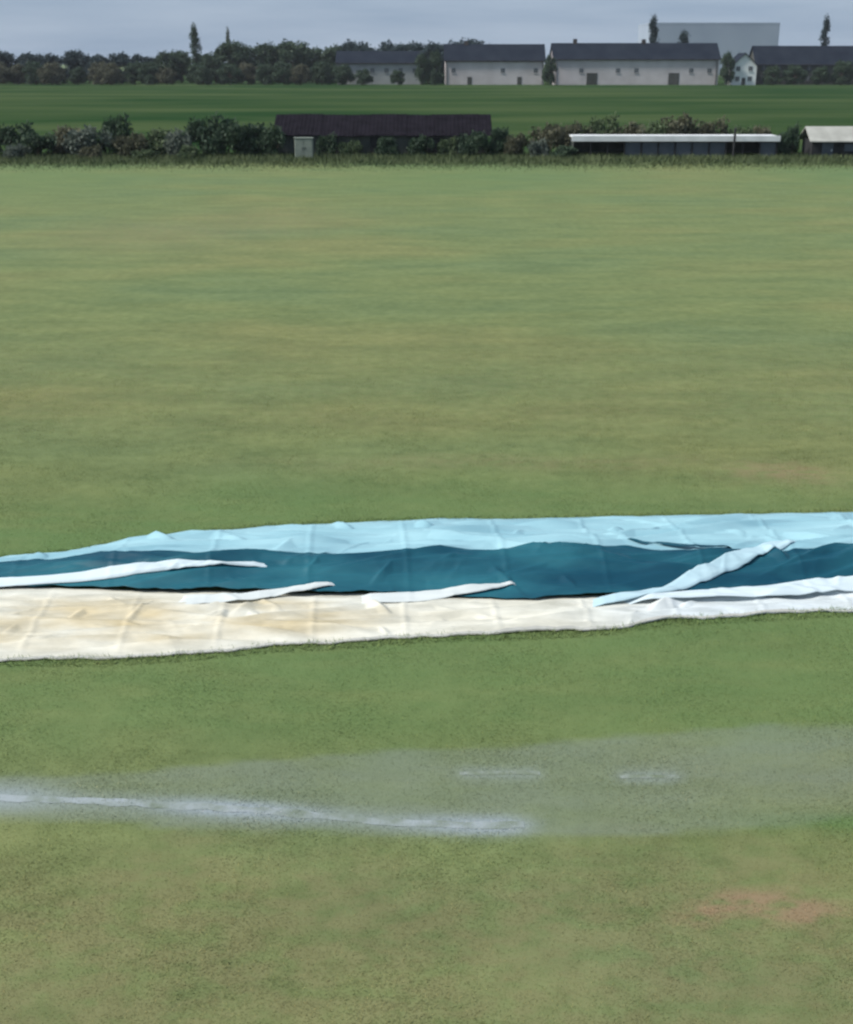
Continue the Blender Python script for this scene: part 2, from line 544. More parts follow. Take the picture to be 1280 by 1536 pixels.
M_pale = noise_mat('pale_blue_fabric', (0.215, 0.40, 0.465), (0.32, 0.53, 0.585), 0.9, 0.5, 0.35, 0.45, 5.0, (0.5, 1.6, 1), 10.0)
M_teal = noise_mat('teal_fabric', (0.004, 0.052, 0.086), (0.018, 0.122, 0.158), 0.9, 0.48, 0.25, 0.45, 5.0, (0.5, 1.6, 1), 10.0)
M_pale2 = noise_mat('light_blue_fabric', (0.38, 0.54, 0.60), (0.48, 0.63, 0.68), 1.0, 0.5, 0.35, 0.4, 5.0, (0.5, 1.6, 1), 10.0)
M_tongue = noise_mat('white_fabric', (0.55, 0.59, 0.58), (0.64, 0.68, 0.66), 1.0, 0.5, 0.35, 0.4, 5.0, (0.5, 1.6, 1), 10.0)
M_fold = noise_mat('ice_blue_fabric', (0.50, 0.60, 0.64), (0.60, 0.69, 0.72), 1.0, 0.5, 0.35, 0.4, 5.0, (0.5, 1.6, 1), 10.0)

fx = jit(C_far, 1.3, 0.08)
rx_ = jit(C_ridge, 5.1, 0.05)
ft = jit(C_foot, 8.4, 0.10)
tarp = thing('tarpaulin', (0, 0, 0), 'long bunched pale blue and dark teal tarpaulin pulled back across the grass', 'tarpaulin')
ribbon('pale_panel', rx_, fx, tarp_z, 900, 90, M_pale, tarp, label='pale blue outer face of the tarpaulin')
ribbon('teal_panel', ft, rx_, tarp_z, 900, 44, M_teal, tarp, label='dark teal face of the tarpaulin')


def fold(pts, w0, rise, mat, wa=1.0, wb=0.2, label=None):
    """a flap of fabric turned back on itself: a flat strip with one pressed edge, riding on the sheet"""
    P = np.array(pts, float)
    seg = np.hypot(*np.diff(P, axis=0).T)
    L = np.concatenate([[0], np.cumsum(seg)])
    n_, k = max(40, int(L[-1] / 0.03)), 18
    sv = np.linspace(0, L[-1], n_ + 1)
    px_, py_ = np.interp(sv, L, P[:, 0]), np.interp(sv, L, P[:, 1])
    for _ in range(6):                                # ease the corners
        px_[1:-1] = (px_[:-2] + 2 * px_[1:-1] + px_[2:]) / 4
        py_[1:-1] = (py_[:-2] + 2 * py_[1:-1] + py_[2:]) / 4
    tx, ty = np.gradient(px_), np.gradient(py_)
    nl = np.hypot(tx, ty)
    nx_, ny_ = -ty / nl, tx / nl
    e = sv / L[-1]
    tp = np.minimum(1, np.minimum(e / 0.35, (1 - e) / 0.22)) ** 0.8
    va = np.linspace(-1, 1, k + 1)
    wd = w0 * (wa + (wb - wa) * e) * (1 + 0.12 * np.sin(sv * 2.3 + P[0, 0]))
    X = px_[:, None] + nx_[:, None] * va[None, :] * wd[:, None]
    Y = py_[:, None] + ny_[:, None] * va[None, :] * wd[:, None]
    prof = np.where(va < -0.7, (va + 1) / 0.3, 1 - 0.55 * (va + 0.7) / 1.7)      # steep pressed edge towards the field, flat tail behind
    lift = (rise * prof[None, :] + 0.014) * np.minimum(1, np.minimum(e * 8, (1 - e) * 8))[:, None] - 0.006 - 0.05 * np.maximum(0, 1 - np.minimum(e, 1 - e) * 14)[:, None]
    Z = np.maximum(0.035, tarp_z(X.ravel(), Y.ravel())).reshape(X.shape) + lift + 0.35 * creases(CR_SHEET, X.ravel() * 1.5 - 4, Y.ravel() * 0.9).reshape(X.shape)
    return sheet_object('fold', np.stack([X.ravel(), Y.ravel(), Z.ravel()], axis=1), k + 1, n_ + 1, mat, tarp, label)


fold([(2.3, 16.46), (2.85, 16.58), (3.5, 16.80), (4.2, 17.18), (5.0, 17.66), (5.9, 18.2)], 0.13, 0.022, M_pale2, 0.75, 1.0)
fold([(-8.6, 16.90), (-6.43, 17.12), (-5.23, 17.20), (-4.05, 17.30), (-2.2, 17.42)], 0.15, 0.03, M_fold, 1.0, 0.25)
fold([(-3.7, 16.48), (-2.6, 16.62), (-2.0, 16.78), (-1.3, 17.0)], 0.19, 0.012, M_tongue, 1.0, 0.12)
fold([(-1.0, 16.55), (-0.1, 16.62), (0.65, 16.80), (1.45, 16.98)], 0.19, 0.012, M_tongue, 1.0, 0.12)
fold([(2.9, 16.52), (5.0, 16.78), (6.2, 17.00), (8.6, 17.25)], 0.30, 0.02, M_fold, 0.2, 1.1)
fold([(3.1, 18.2), (3.7, 17.98), (4.2, 17.84), (4.8, 17.86)], 0.08, 0.02, M_teal, 0.2, 1.0)


def sheet_z(x, y):
    n0, f0 = C_near(x), C_foot(x)
    t = (y - n0) / (f0 - n0)
    return 0.018 + (creases(CR_SHEET, x, y) + packing_lines(x, y, 1.3, 0.8) + 0.012 + 0.25 * swell(x, y)) * np.clip(np.minimum(4 * t + 0.1, (1.08 - t) * 3), 0, 1)


def sheet_mat():
    m, n, l, b = new_mat('cream_sheet', 0.6, 0.35)
    tc = n.new('ShaderNodeTexCoord')

    def nz(scale, st, det=5.0):
        mp = n.new('ShaderNodeMapping')
        mp.inputs['Scale'].default_value = st
        t = n.new('ShaderNodeTexNoise')
        t.inputs['Scale'].default_value = scale
        t.inputs['Detail'].default_value = det
        l.new(tc.outputs['Object'], mp.inputs['Vector'])
        l.new(mp.outputs[0], t.inputs['Vector'])
        return t.outputs[0]

    at = n.new('ShaderNodeAttribute')
    at.attribute_name = 'stain'
    ad = n.new('ShaderNodeMath')
    ad.operation = 'MULTIPLY'
    rp0 = n.new('ShaderNodeValToRGB')
    rp0.color_ramp.elements[0].position = 0.30
    rp0.color_ramp.elements[1].position = 0.62
    l.new(nz(0.9, (0.6, 1.6, 1)), rp0.inputs['Fac'])
    l.new(rp0.outputs[0], ad.inputs[0])
    l.new(at.outputs['Fac'], ad.inputs[1])
    cm = n.new('ShaderNodeMixRGB')
    cm.inputs[1].default_value = (0.66, 0.655, 0.58, 1)
    cm.inputs[2].default_value = (0.51, 0.43, 0.27, 1)
    l.new(ad.outputs[0], cm.inputs[0])
    cl = n.new('ShaderNodeAttribute')
    cl.attribute_name = 'clean'
    cw = n.new('ShaderNodeMixRGB')
    cw.inputs[2].default_value = (0.57, 0.62, 0.635, 1)
    l.new(cl.outputs['Fac'], cw.inputs[0])
    l.new(cm.outputs[0], cw.inputs[1])
    rp = n.new('ShaderNodeValToRGB')
    rp.color_ramp.elements[0].position = 0.3
    rp.color_ramp.elements[0].color = (0.78, 0.78, 0.76, 1)
    rp.color_ramp.elements[1].position = 0.7
    rp.color_ramp.elements[1].color = (1.15, 1.15, 1.15, 1)
    l.new(nz(3.0, (0.5, 1.8, 1)), rp.inputs['Fac'])
    mu = n.new('ShaderNodeMixRGB')
    mu.blend_type = 'MULTIPLY'
    mu.inputs[0].default_value = 1
    l.new(cw.outputs[0], mu.inputs[1])
    l.new(rp.outputs[0], mu.inputs[2])
    l.new(mu.outputs[0], b.inputs['Base Color'])
    bp = n.new('ShaderNodeBump')
    bp.inputs['Strength'].default_value = 0.4
    bp.inputs['Distance'].default_value = 0.02
    l.new(nz(14, (0.5, 1.5, 1)), bp.inputs['Height'])
    l.new(bp.outputs[0], b.inputs['Normal'])
    return m


sh = ribbon('ground_sheet', jit(C_near, 2.2, 0.10), lambda x: float(C_foot(x)) + 0.12, sheet_z, 900, 90, sheet_mat(), None, -10.2, 10.8)
tag(sh, 'long creased cream ground sheet with tan dirt stains lying along the tarpaulin', 'ground sheet')
v = np.empty(len(sh.data.vertices) * 3, dtype=np.float32)
sh.data.vertices.foreach_get('co', v)
v = v.reshape(-1, 3)
HEM = noise_mat('cream_hem', (0.40, 0.40, 0.36), (0.50, 0.50, 0.46), 3.0, 0.6, 0.3)
ribbon('hem', lambda x: jit(C_near, 2.2, 0.10)(x) + 0.004, lambda x: jit(C_near, 2.2, 0.10)(x) + 0.055, lambda x, y: sheet_z(x, y) + 0.009, 500, 4, HEM, sh, -10.2, 10.8)
tt = (v[:, 1] - C_near(v[:, 0])) / (C_foot(v[:, 0]) - C_near(v[:, 0]))
stain = (1 - sstep(-3.0, 0.6, v[:, 0] + 0.5 * np.sin(v[:, 1] * 3))) * sstep(0.05, 0.25, tt) * (1 - sstep(0.72, 0.95, tt)) + 0.22
st = sh.data.attributes.new('stain', 'FLOAT', 'POINT')
st.data.foreach_set('value', np.clip(stain, 0, 1).astype(np.float32))

cn = sh.data.attributes.new('clean', 'FLOAT', 'POINT')
cn.data.foreach_set('value', sstep(1.5, 4.5, v[:, 0] + 0.3 * np.sin(4 * v[:, 1])).astype(np.float32))

# ================================================================== vegetation builders
def leaf_cloud(name, centres, radii, n_leaf, size, seed):
    g = np.random.default_rng(seed)
    centres, radii = np.array(centres, float), np.array(radii, float)
    wgt = radii.prod(axis=1) ** 0.75
    k = g.choice(len(centres), n_leaf, p=wgt / wgt.sum())
    d = g.normal(size=(n_leaf, 3))
    d /= np.linalg.norm(d, axis=1)[:, None]
    r = g.random(n_leaf) ** 0.42
    r *= 1 + 0.16 * g.normal(size=n_leaf)
    p = centres[k] + d * r[:, None] * radii[k]
    p[:, 2] = np.maximum(p[:, 2], 0.04)
    a = g.normal(size=(n_leaf, 3))
    a /= np.linalg.norm(a, axis=1)[:, None]
    b = np.cross(a, g.normal(size=(n_leaf, 3)))
    b /= np.linalg.norm(b, axis=1)[:, None]
    s = (size * (0.6 + 0.8 * g.random(n_leaf)))[:, None]
    q = np.stack([p - a * s, p + b * s * 0.55, p + a * s, p - b * s * 0.55], axis=1)
    return fast_mesh(name, q.reshape(-1, 3), np.arange(n_leaf * 4), 4)


def limb_mesh(name, segs, sides=7):
    bm = bmesh.new()
    for (p, q, r0, r1) in segs:
        p, q = Vector(p), Vector(q)
        z = (q - p).normalized()
        x = z.orthogonal().normalized()
        y = z.cross(x)
        a = [bm.verts.new(p + (x * math.cos(t) + y * math.sin(t)) * r0) for t in [2 * math.pi * i / sides for i in range(sides)]]
        b = [bm.verts.new(q + (x * math.cos(t) + y * math.sin(t)) * r1) for t in [2 * math.pi * i / sides for i in range(sides)]]
        for i in range(sides):
            bm.faces.new((a[i], a[(i + 1) % sides], b[(i + 1) % sides], b[i]))
        bm.faces.new(b)
    me = bpy.data.meshes.new(name)
    bm.to_mesh(me)
    bm.free()
    return me


def tree_meshes(seed, h, w, form, n_leaf, size):
    rd = random.Random(seed)
    segs, cs, rs = [], [], []
    if form == 'round':
        top = h * 0.62
        segs.append(((0, 0, -.1), (0.02 * h, 0.01 * h, top * 0.5), 0.028 * h, 0.020 * h))
        segs.append(((0.02 * h, 0.01 * h, top * 0.5), (-0.01 * h, 0.02 * h, top), 0.020 * h, 0.008 * h))
        for i in range(40):
            a = rd.uniform(0, 6.28)
            t = rd.random()
            z = h * (0.12 + 0.78 * t)
            rad = w * 0.5 * math.sqrt(max(0.05, 1 - ((t - 0.35) / 0.72) ** 2)) * rd.uniform(0.35, 0.95)
            c = (rad * math.cos(a), rad * math.sin(a), z)
            cs.append(c)
            s = rd.uniform(0.11, 0.20) * w
            rs.append((s, s, s * rd.uniform(0.6, 0.9)))
            if i % 2 == 0:
                zb = h * rd.uniform(0.05, 0.4)
                segs.append(((0, 0, min(zb, z - 0.3)), c, 0.010 * h, 0.003 * h))
    else:                                            # narrow upright crown
        segs.append(((0, 0, -.1), (0, 0, h * 0.9), 0.022 * h, 0.004 * h))
        for i in range(30):
            t = i / 29
            a = rd.uniform(0, 6.28)
            z = h * (0.12 + 0.84 * t)
            rad = w * 0.5 * (math.sin(math.pi * min(1, 0.16 + 0.84 * t)) ** 0.6 if form == 'poplar' else (1.02 - t)) * rd.uniform(0.2, 0.6)
            c = (rad * math.cos(a), rad * math.sin(a), z)
            cs.append(c)
            s = w * rd.uniform(0.16, 0.28) * (1.0 if form == 'poplar' else (1.15 - 0.85 * t))
            rs.append((s, s, s * 1.5))
            if i % 3 == 0:
                segs.append(((0, 0, z * 0.85), c, 0.006 * h, 0.002 * h))
    return leaf_cloud('crown', cs, rs, n_leaf, size, seed), limb_mesh('trunk', segs)


def bush_meshes(seed, n_leaf=2400, size=0.13):
    rd = random.Random(seed)
    cs, rs, segs = [], [], []
    for i in range(15):
        a = rd.uniform(0, 6.28)
        r = rd.uniform(0.0, 0.75)
        z = rd.uniform(0.25, 0.85) * (1 - 0.35 * r)
        cs.append((r * math.cos(a), r * math.sin(a), z))
        s = rd.uniform(0.18, 0.36)
        rs.append((s, s, s * rd.uniform(0.7, 1.05)))
        if i % 3 == 0:
            segs.append(((0.1 * math.cos(a), 0.1 * math.sin(a), -.05), cs[-1], 0.03, 0.01))
    return leaf_cloud('foliage', cs, rs, n_leaf, size * 0.5, seed), limb_mesh('stem', segs, 5)


def plant(name, meshes, mats, loc, scale, rz, label, cat, group, names):
    t = thing(name, loc, label, cat, group, rz, scale)
    for me, mt, nm in zip(meshes, mats, names):
        o = bpy.data.objects.new(nm, me)
        COL.objects.link(o)
        o.parent = t
        if not me.materials:
            me.materials.append(mt)
        if me.materials[0] != mt:
            o.material_slots[0].link = 'OBJECT'
            o.material_slots[0].material = mt
    return t


# ================================================================== scrub belt at the field edge (about 104 m away)
BUSH = [bush_meshes(s) for s in (11, 12, 13, 14)]
BM = {'dark': M_leaf_dark, 'mid': M_leaf_mid, 'brown': M_leaf_brown, 'grey': M_leaf_grey}
BL = {
    'scrub_dark': ('dark green leafy bush in the scrub belt beyond the field edge', 'dark bushes of the scrub belt'),
    'scrub_mid': ('mid green leafy bush in the scrub belt beyond the field edge', 'green bushes of the scrub belt'),
    'scrub_brown': ('brownish green straggly bush in the scrub belt beyond the field edge', 'brownish bushes of the scrub belt'),
    'scrub_grey': ('pale grey green bush in the scrub belt beyond the field edge', 'grey green bushes of the scrub belt'),
    'shed_dark': ('low dark green bush growing against the front of the dark roofed shed', 'bushes against the shed'),
    'shed_mid': ('low mid green bush growing against the front of the dark roofed shed', 'green bushes against the shed'),
    'back_brown': ('brownish bush rising behind the white roofed shelter', 'brownish bushes behind the shelter'),
    'back_mid': ('olive green bush rising behind the white roofed shelter', 'olive bushes behind the shelter'),
    'gap_dark': ('dark green bush filling the gap between the white roofed shelter and the hut', 'bushes between shelter and hut'),
}
bushes = []
# x, y, half width, height, place, colour
for (x, y, w, h, pl, c) in [
    (-36.5, 104, 2.0, 2.2, 'scrub', 'brown'), (-34.0, 105, 2.2, 2.5, 'scrub', 'dark'), (-31.6, 104, 1.9, 2.4, 'scrub', 'dark'), (-29.6, 105.5, 1.9, 2.6, 'scrub', 'brown'),
    (-27.6, 104, 1.8, 2.2, 'scrub', 'grey'), (-25.6, 105, 1.9, 2.7, 'scrub', 'dark'), (-23.6, 103.6, 1.7, 2.2, 'scrub', 'brown'),
    (-21.8, 105, 1.8, 2.6, 'scrub', 'mid'), (-20.2, 103.6, 1.5, 2.1, 'scrub', 'grey'), (-18.4, 105, 1.9, 2.9, 'scrub', 'dark'),
    (-16.4, 104.4, 2.0, 3.1, 'scrub', 'dark'), (-14.2, 105, 1.8, 3.0, 'scrub', 'dark'), (-12.6, 103.8, 1.3, 2.3, 'scrub', 'dark'),
    (-26.8, 101.8, 1.0, 1.1, 'scrub', 'brown'), (-22.4, 101.6, 0.9, 1.0, 'scrub', 'mid'), (-18.9, 101.6, 1.1, 1.1, 'scrub', 'mid'), (-32.4, 101.9, 1.1, 1.1, 'scrub', 'grey'),
    (-8.2, 104.0, 1.2, 1.9, 'shed', 'dark'), (-6.1, 104.2, 1.3, 1.5, 'shed', 'mid'), (-3.2, 104.0, 1.4, 1.9, 'shed', 'dark'), (-0.6, 104.1, 1.3, 1.8, 'shed', 'dark'),
    (1.6, 104.2, 1.2, 1.6, 'shed', 'mid'), (3.8, 103.9, 1.5, 2.3, 'shed', 'dark'),
    (5.9, 105, 1.5, 2.7, 'scrub', 'dark'), (7.5, 104.4, 1.3, 2.0, 'scrub', 'brown'), (8.9, 103.2, 1.2, 1.6, 'scrub', 'grey'), (9.9, 105, 1.4, 2.4, 'scrub', 'brown'), (10.9, 102.6, 1.0, 1.2, 'scrub', 'dark'),
    (12.2, 107.2, 1.6, 2.7, 'back', 'brown'), (14.4, 107.6, 1.8, 2.9, 'back', 'mid'), (16.8, 107.2, 1.7, 2.7, 'back', 'brown'), (19.0, 107.6, 1.8, 2.8, 'back', 'mid'),
    (21.2, 107.2, 1.7, 2.7, 'back', 'brown'), (23.6, 107.6, 1.8, 2.8, 'back', 'brown'), (25.8, 107.2, 1.7, 2.7, 'back', 'mid'), (27.6, 107.4, 1.5, 2.6, 'back', 'brown'),
    (29.0, 104.0, 1.1, 2.2, 'gap', 'dark'), (29.9, 105.4, 1.1, 2.6, 'gap', 'dark'), (38.0, 105.5, 2.2, 2.9, 'scrub', 'brown'),
]:
    i = len(bushes)
    if pl in ('scrub', 'back'):
        h *= random.uniform(0.92, 1.25)
        w *= random.uniform(0.98, 1.35)
    lb, gr = BL[pl + '_' + c]
    if pl == 'scrub':
        word = {'dark': 'dark green', 'mid': 'mid green', 'brown': 'brownish green', 'grey': 'pale grey green'}[c]
        if x > 30:
            lb, gr = word + ' bush growing behind the far end of the hut', None
        elif x > 5:
            lb, gr = word + (' low' if h < 1.7 else ' tall') + ' bush between the dark roofed shed and the white roofed shelter', 'bushes between shed and shelter'
        elif x > -17.5:
            lb, gr = word + (' low' if h < 2 else ' tall') + ' bush crowding the cabinet end of the dark roofed shed', 'bushes at the shed end'
        elif h < 1.5:
            lb, gr = word + ' low bush standing forward of the scrub belt on the field edge', 'low bushes on the field edge'
        else:
            lb, gr = word + (' taller' if h > 2.45 else ' shorter') + ' bush in the scrub belt running away from the shed', 'bushes of the scrub belt'
    bushes.append(plant('bush', BUSH[i % 4], (BM[c], M_bark), (x, y, 0), (w, w * random.uniform(0.7, 1.0), h), random.uniform(-0.9, 0.9), lb, 'bush', gr, ('foliage', 'stem')))

# rough uncut grass under the bushes
n_ = 70000
x = (rng.random(n_) * 2 - 1) * 44
y = 90 + 16 * rng.random(n_) ** 0.38
h = (0.12 + 0.38 * rng.random(n_)) * sstep(92, 102, y) + 0.06
me = blade_mesh('rough_grass', x, y, h, 0.06 + 0 * x, 0.6)
M_rough = noise_mat('rough_grass', (0.060, 0.085, 0.038), (0.105, 0.130, 0.062), 0.35, 0.8, 0.15)
tag(link('rough_grass', me, M_rough), 'rough uncut grass along the foot of the scrub belt', 'grass', kind='stuff')

# ------------------------------------------------------------------ long low shed with a dark roof
M_roof_dark = noise_mat('dark_sheet_roof', (0.008, 0.007, 0.010), (0.014, 0.012, 0.017), 1.2, 0.9, 0.05, 0.2, 20)
M_board = noise_mat('weathered_boards', (0.045, 0.055, 0.050), (0.085, 0.095, 0.085), 1.5, 0.85, 0.2, 0.3, 15, (1, 1, 0.2))
M_dark = noise_mat('dark_timber', (0.018, 0.020, 0.022), (0.035, 0.036, 0.038), 2.0, 0.8, 0.2)
M_white = noise_mat('white_paint', (0.62, 0.64, 0.64), (0.76, 0.78, 0.78), 0.8, 0.6, 0.3)
M_slate_panel = noise_mat('slate_blue_panel', (0.060, 0.075, 0.092), (0.090, 0.105, 0.125), 0.9, 0.7, 0.3)
M_cabinet = noise_mat('pale_green_paint', (0.17, 0.20, 0.17), (0.23, 0.26, 0.22), 2.0, 0.6, 0.3)

shed = thing('shed', (-3.6, 106.6, 0), 'long low shed with a dark sheet roof among bushes', 'shed')
for i in range(35):                                   # front boards, each its own piece
    x0 = -8.6 + i * 0.492
    box_obj('board', x0, x0 + 0.47, -1.45 - 0.006 * (i % 3), -1.40, 0, 1.75, M_board, shed)
box_obj('back_wall', -8.6, 8.6, 1.35, 1.45, 0, 3.0, M_board, shed)
for s in (-1, 1):
    me = poly_mesh('end_wall', [(s * 8.6, -1.39, 0), (s * 8.6, 1.34, 0), (s * 8.6, 1.34, 3.0), (s * 8.6, -1.39, 1.75),
                                (s * 8.52, -1.39, 0), (s * 8.52, 1.34, 0), (s * 8.52, 1.34, 3.0), (s * 8.52, -1.39, 1.75)],
                   [(0, 1, 2, 3), (7, 6, 5, 4), (0, 3, 7, 4), (1, 5, 6, 2), (3, 2, 6, 7)])
    link('end_wall', me, M_board, shed)
def roof_sheet(x0, x1, dz):
    bm = bmesh.new()
    n_ = 6
    up, lo = [], []
    for i in range(n_ + 1):
        xx = x0 + (x1 - x0) * i / n_
        c = 0.025 * (i % 2) + dz
        up.append((bm.verts.new((xx, -1.75, 1.72 + c)), bm.verts.new((xx, 1.75, 3.22 + c))))
        lo.append((bm.verts.new((xx, -1.75, 1.67 + c)), bm.verts.new((xx, 1.75, 3.17 + c))))
    for i in range(n_):
        bm.faces.new((up[i][0], up[i + 1][0], up[i + 1][1], up[i][1]))
        bm.faces.new((lo[i][0], lo[i][1], lo[i + 1][1], lo[i + 1][0]))
        bm.faces.new((lo[i][0], lo[i + 1][0], up[i + 1][0], up[i][0]))
    me = bpy.data.meshes.new('roof_sheet')
    bm.to_mesh(me)
    bm.free()
    return me
for i in range(18):
    link('roof_sheet', roof_sheet(-8.95 + i * 0.995, -8.95 + i * 0.995 + 1.0, 0.004 * (i % 2) + 0.03 * math.sin(i * 0.9) + random.uniform(-0.015, 0.015)), M_roof_dark, shed)
for xx in (-5.2, -1.0, 3.4):
    dr = box_obj('door', xx, xx + 1.6, -1.49, -1.462, 0.05, 1.62, M_dark, shed)
    box_obj('door_handle', xx + 1.4, xx + 1.46, -1.52, -1.49, 0.75, 0.95, M_white, dr)

# ------------------------------------------------------------------ pale cabinet in front of the shed
cab = thing('cabinet', (-9.75, 102.4, 0), 'pale grey green cabinet standing alone before the dark roofed shed', 'cabinet')
box_obj('body', -0.72, 0.72, -0.3, 0.3, 0.12, 1.65, M_cabinet, cab, 0.03)
box_obj('plinth', -0.66, 0.66, -0.26, 0.26, 0, 0.12, M_dark, cab)
for s in (-1, 1):
    d_ = box_obj('door', min(s * 0.02, s * 0.68), max(s * 0.02, s * 0.68), -0.325, -0.303, 0.18, 1.55, M_cabinet, cab, 0.008)
    box_obj('door_handle', s * 0.10 - 0.02, s * 0.10 + 0.02, -0.35, -0.326, 0.8, 1.0, M_dark, d_)
box_obj('cap', -0.78, 0.78, -0.36, 0.36, 1.652, 1.72, M_cabinet, cab, 0.015)

# ------------------------------------------------------------------ long low shelter with a white roof
M_pale_roof = noise_mat('pale_beige_roof', (0.30, 0.30, 0.27), (0.42, 0.42, 0.38), 0.8, 0.7, 0.2)
shl = thing('shelter', (20.0, 104.6, 0), 'long low shelter with white flat roof edge and slate blue panels', 'shelter')
box_obj('roof', -8.3, 8.3, -1.3, 1.3, 1.62, 1.76, M_white, shl, 0.02)
box_obj('fascia', -8.36, 8.36, -1.37, -1.302, 1.36, 1.80, M_white, shl, 0.01)
for i in range(12):
    x0 = -8.15 + i * 1.36
    if i in (3, 4, 5, 6, 7, 8, 11):
        box_obj('panel', x0 + 0.06, x0 + 1.30, -1.12, -1.06, 0.08, 1.36, M_slate_panel, shl, 0.01)
for i in range(13):
    x0 = -8.15 + i * 1.36
    box_obj('post', x0 - 0.05, x0 + 0.05, -1.22, -1.12, 0, 1.62, M_dark, shl)
box_obj('back_wall', -8.2, 8.2, 1.1, 1.2, 0, 1.62, M_board, shl)
for s in (-1, 1):
    box_obj('end_wall', min(s * 8.2, s * 8.1), max(s * 8.2, s * 8.1), -1.05, 1.09, 0, 1.61, M_board, shl)
box_obj('bench', -7.6, 7.6, 0.3, 0.75, 0.40, 0.46, M_board, shl)

pole = thing('pole', (24.6, 102.9, 0), 'dark upright pole standing before the white roofed shelter', 'pole')
link('shaft', limb_mesh('shaft', [((0, 0, -.2), (0, 0, 2.35), 0.11, 0.09)], 12), M_dark, pole)
link('collar', limb_mesh('collar', [((0, 0, 0), (0, 0, 0.16), 0.19, 0.17)], 12), M_dark, pole)
link('cap', limb_mesh('cap', [((0, 0, 2.35), (0, 0, 2.42), 0.13, 0.05)], 12), M_dark, pole)

hut = thing('hut', (33.4, 104.8, 0), 'small hut with a pale beige pitched roof and dark walls', 'hut')
box_obj('wall', -2.4, 2.4, -1.4, 1.4, 0, 1.45, M_dark, hut)
link('roof', poly_mesh('roof', [(-2.7, -1.75, 1.40), (2.7, -1.75, 1.40), (2.7, 0, 2.45), (-2.7, 0, 2.45), (2.7, 1.75, 1.40), (-2.7, 1.75, 1.40),
                                (-2.7, -1.75, 1.32), (2.7, -1.75, 1.32), (2.7, 0, 2.37), (-2.7, 0, 2.37), (2.7, 1.75, 1.32), (-2.7, 1.75, 1.32)],
                       [(0, 1, 2, 3), (3, 2, 4, 5), (7, 6, 9, 8), (8, 9, 11, 10), (0, 6, 7, 1), (5, 4, 10, 11), (0, 3, 9, 6), (3, 5, 11, 9), (1, 7, 8, 2), (2, 8, 10, 4)]), M_pale_roof, hut)
hd = box_obj('door', -1.6, -0.7, -1.45, -1.403, 0.02, 1.30, M_slate_panel, hut)
box_obj('door_handle', -0.86, -0.80, -1.475, -1.45, 0.6, 0.75, M_white, hd)
box_obj('window', 0.2, 1.5, -1.44, -1.403, 0.6, 1.15, M_slate_panel, hut)

# ================================================================== far buildings (about 420 m away)
M_slate = noise_mat('slate_roof', (0.012, 0.017, 0.028), (0.020, 0.026, 0.038), 0.25, 0.9, 0.05)
M_render_pink = noise_mat('pinkish_grey_wall', (0.46, 0.425, 0.42), (0.56, 0.52, 0.515), 0.2, 0.85, 0.2)
M_render_grey = noise_mat('grey_wall', (0.28, 0.29, 0.285), (0.36, 0.365, 0.36), 0.2, 0.85, 0.2)
M_render_white = noise_mat('white_wall', (0.68, 0.70, 0.68), (0.78, 0.80, 0.77), 0.3, 0.85, 0.2)
M_brown = noise_mat('brown_wall', (0.055, 0.058, 0.052), (0.085, 0.086, 0.078), 0.2, 0.85, 0.2)
M_clad = noise_mat('blue_grey_cladding', (0.27, 0.315, 0.40), (0.31, 0.355, 0.44), 0.06, 0.6, 0.3)
M_glass, _n, _l, _b = new_mat('window_glass', 0.15, 0.5)
_b.inputs['Base Color'].default_value = (0.10, 0.11, 0.12, 1)
M_chim = noise_mat('chimney_brick', (0.05, 0.045, 0.045), (0.08, 0.07, 0.068), 0.6, 0.9, 0.2)


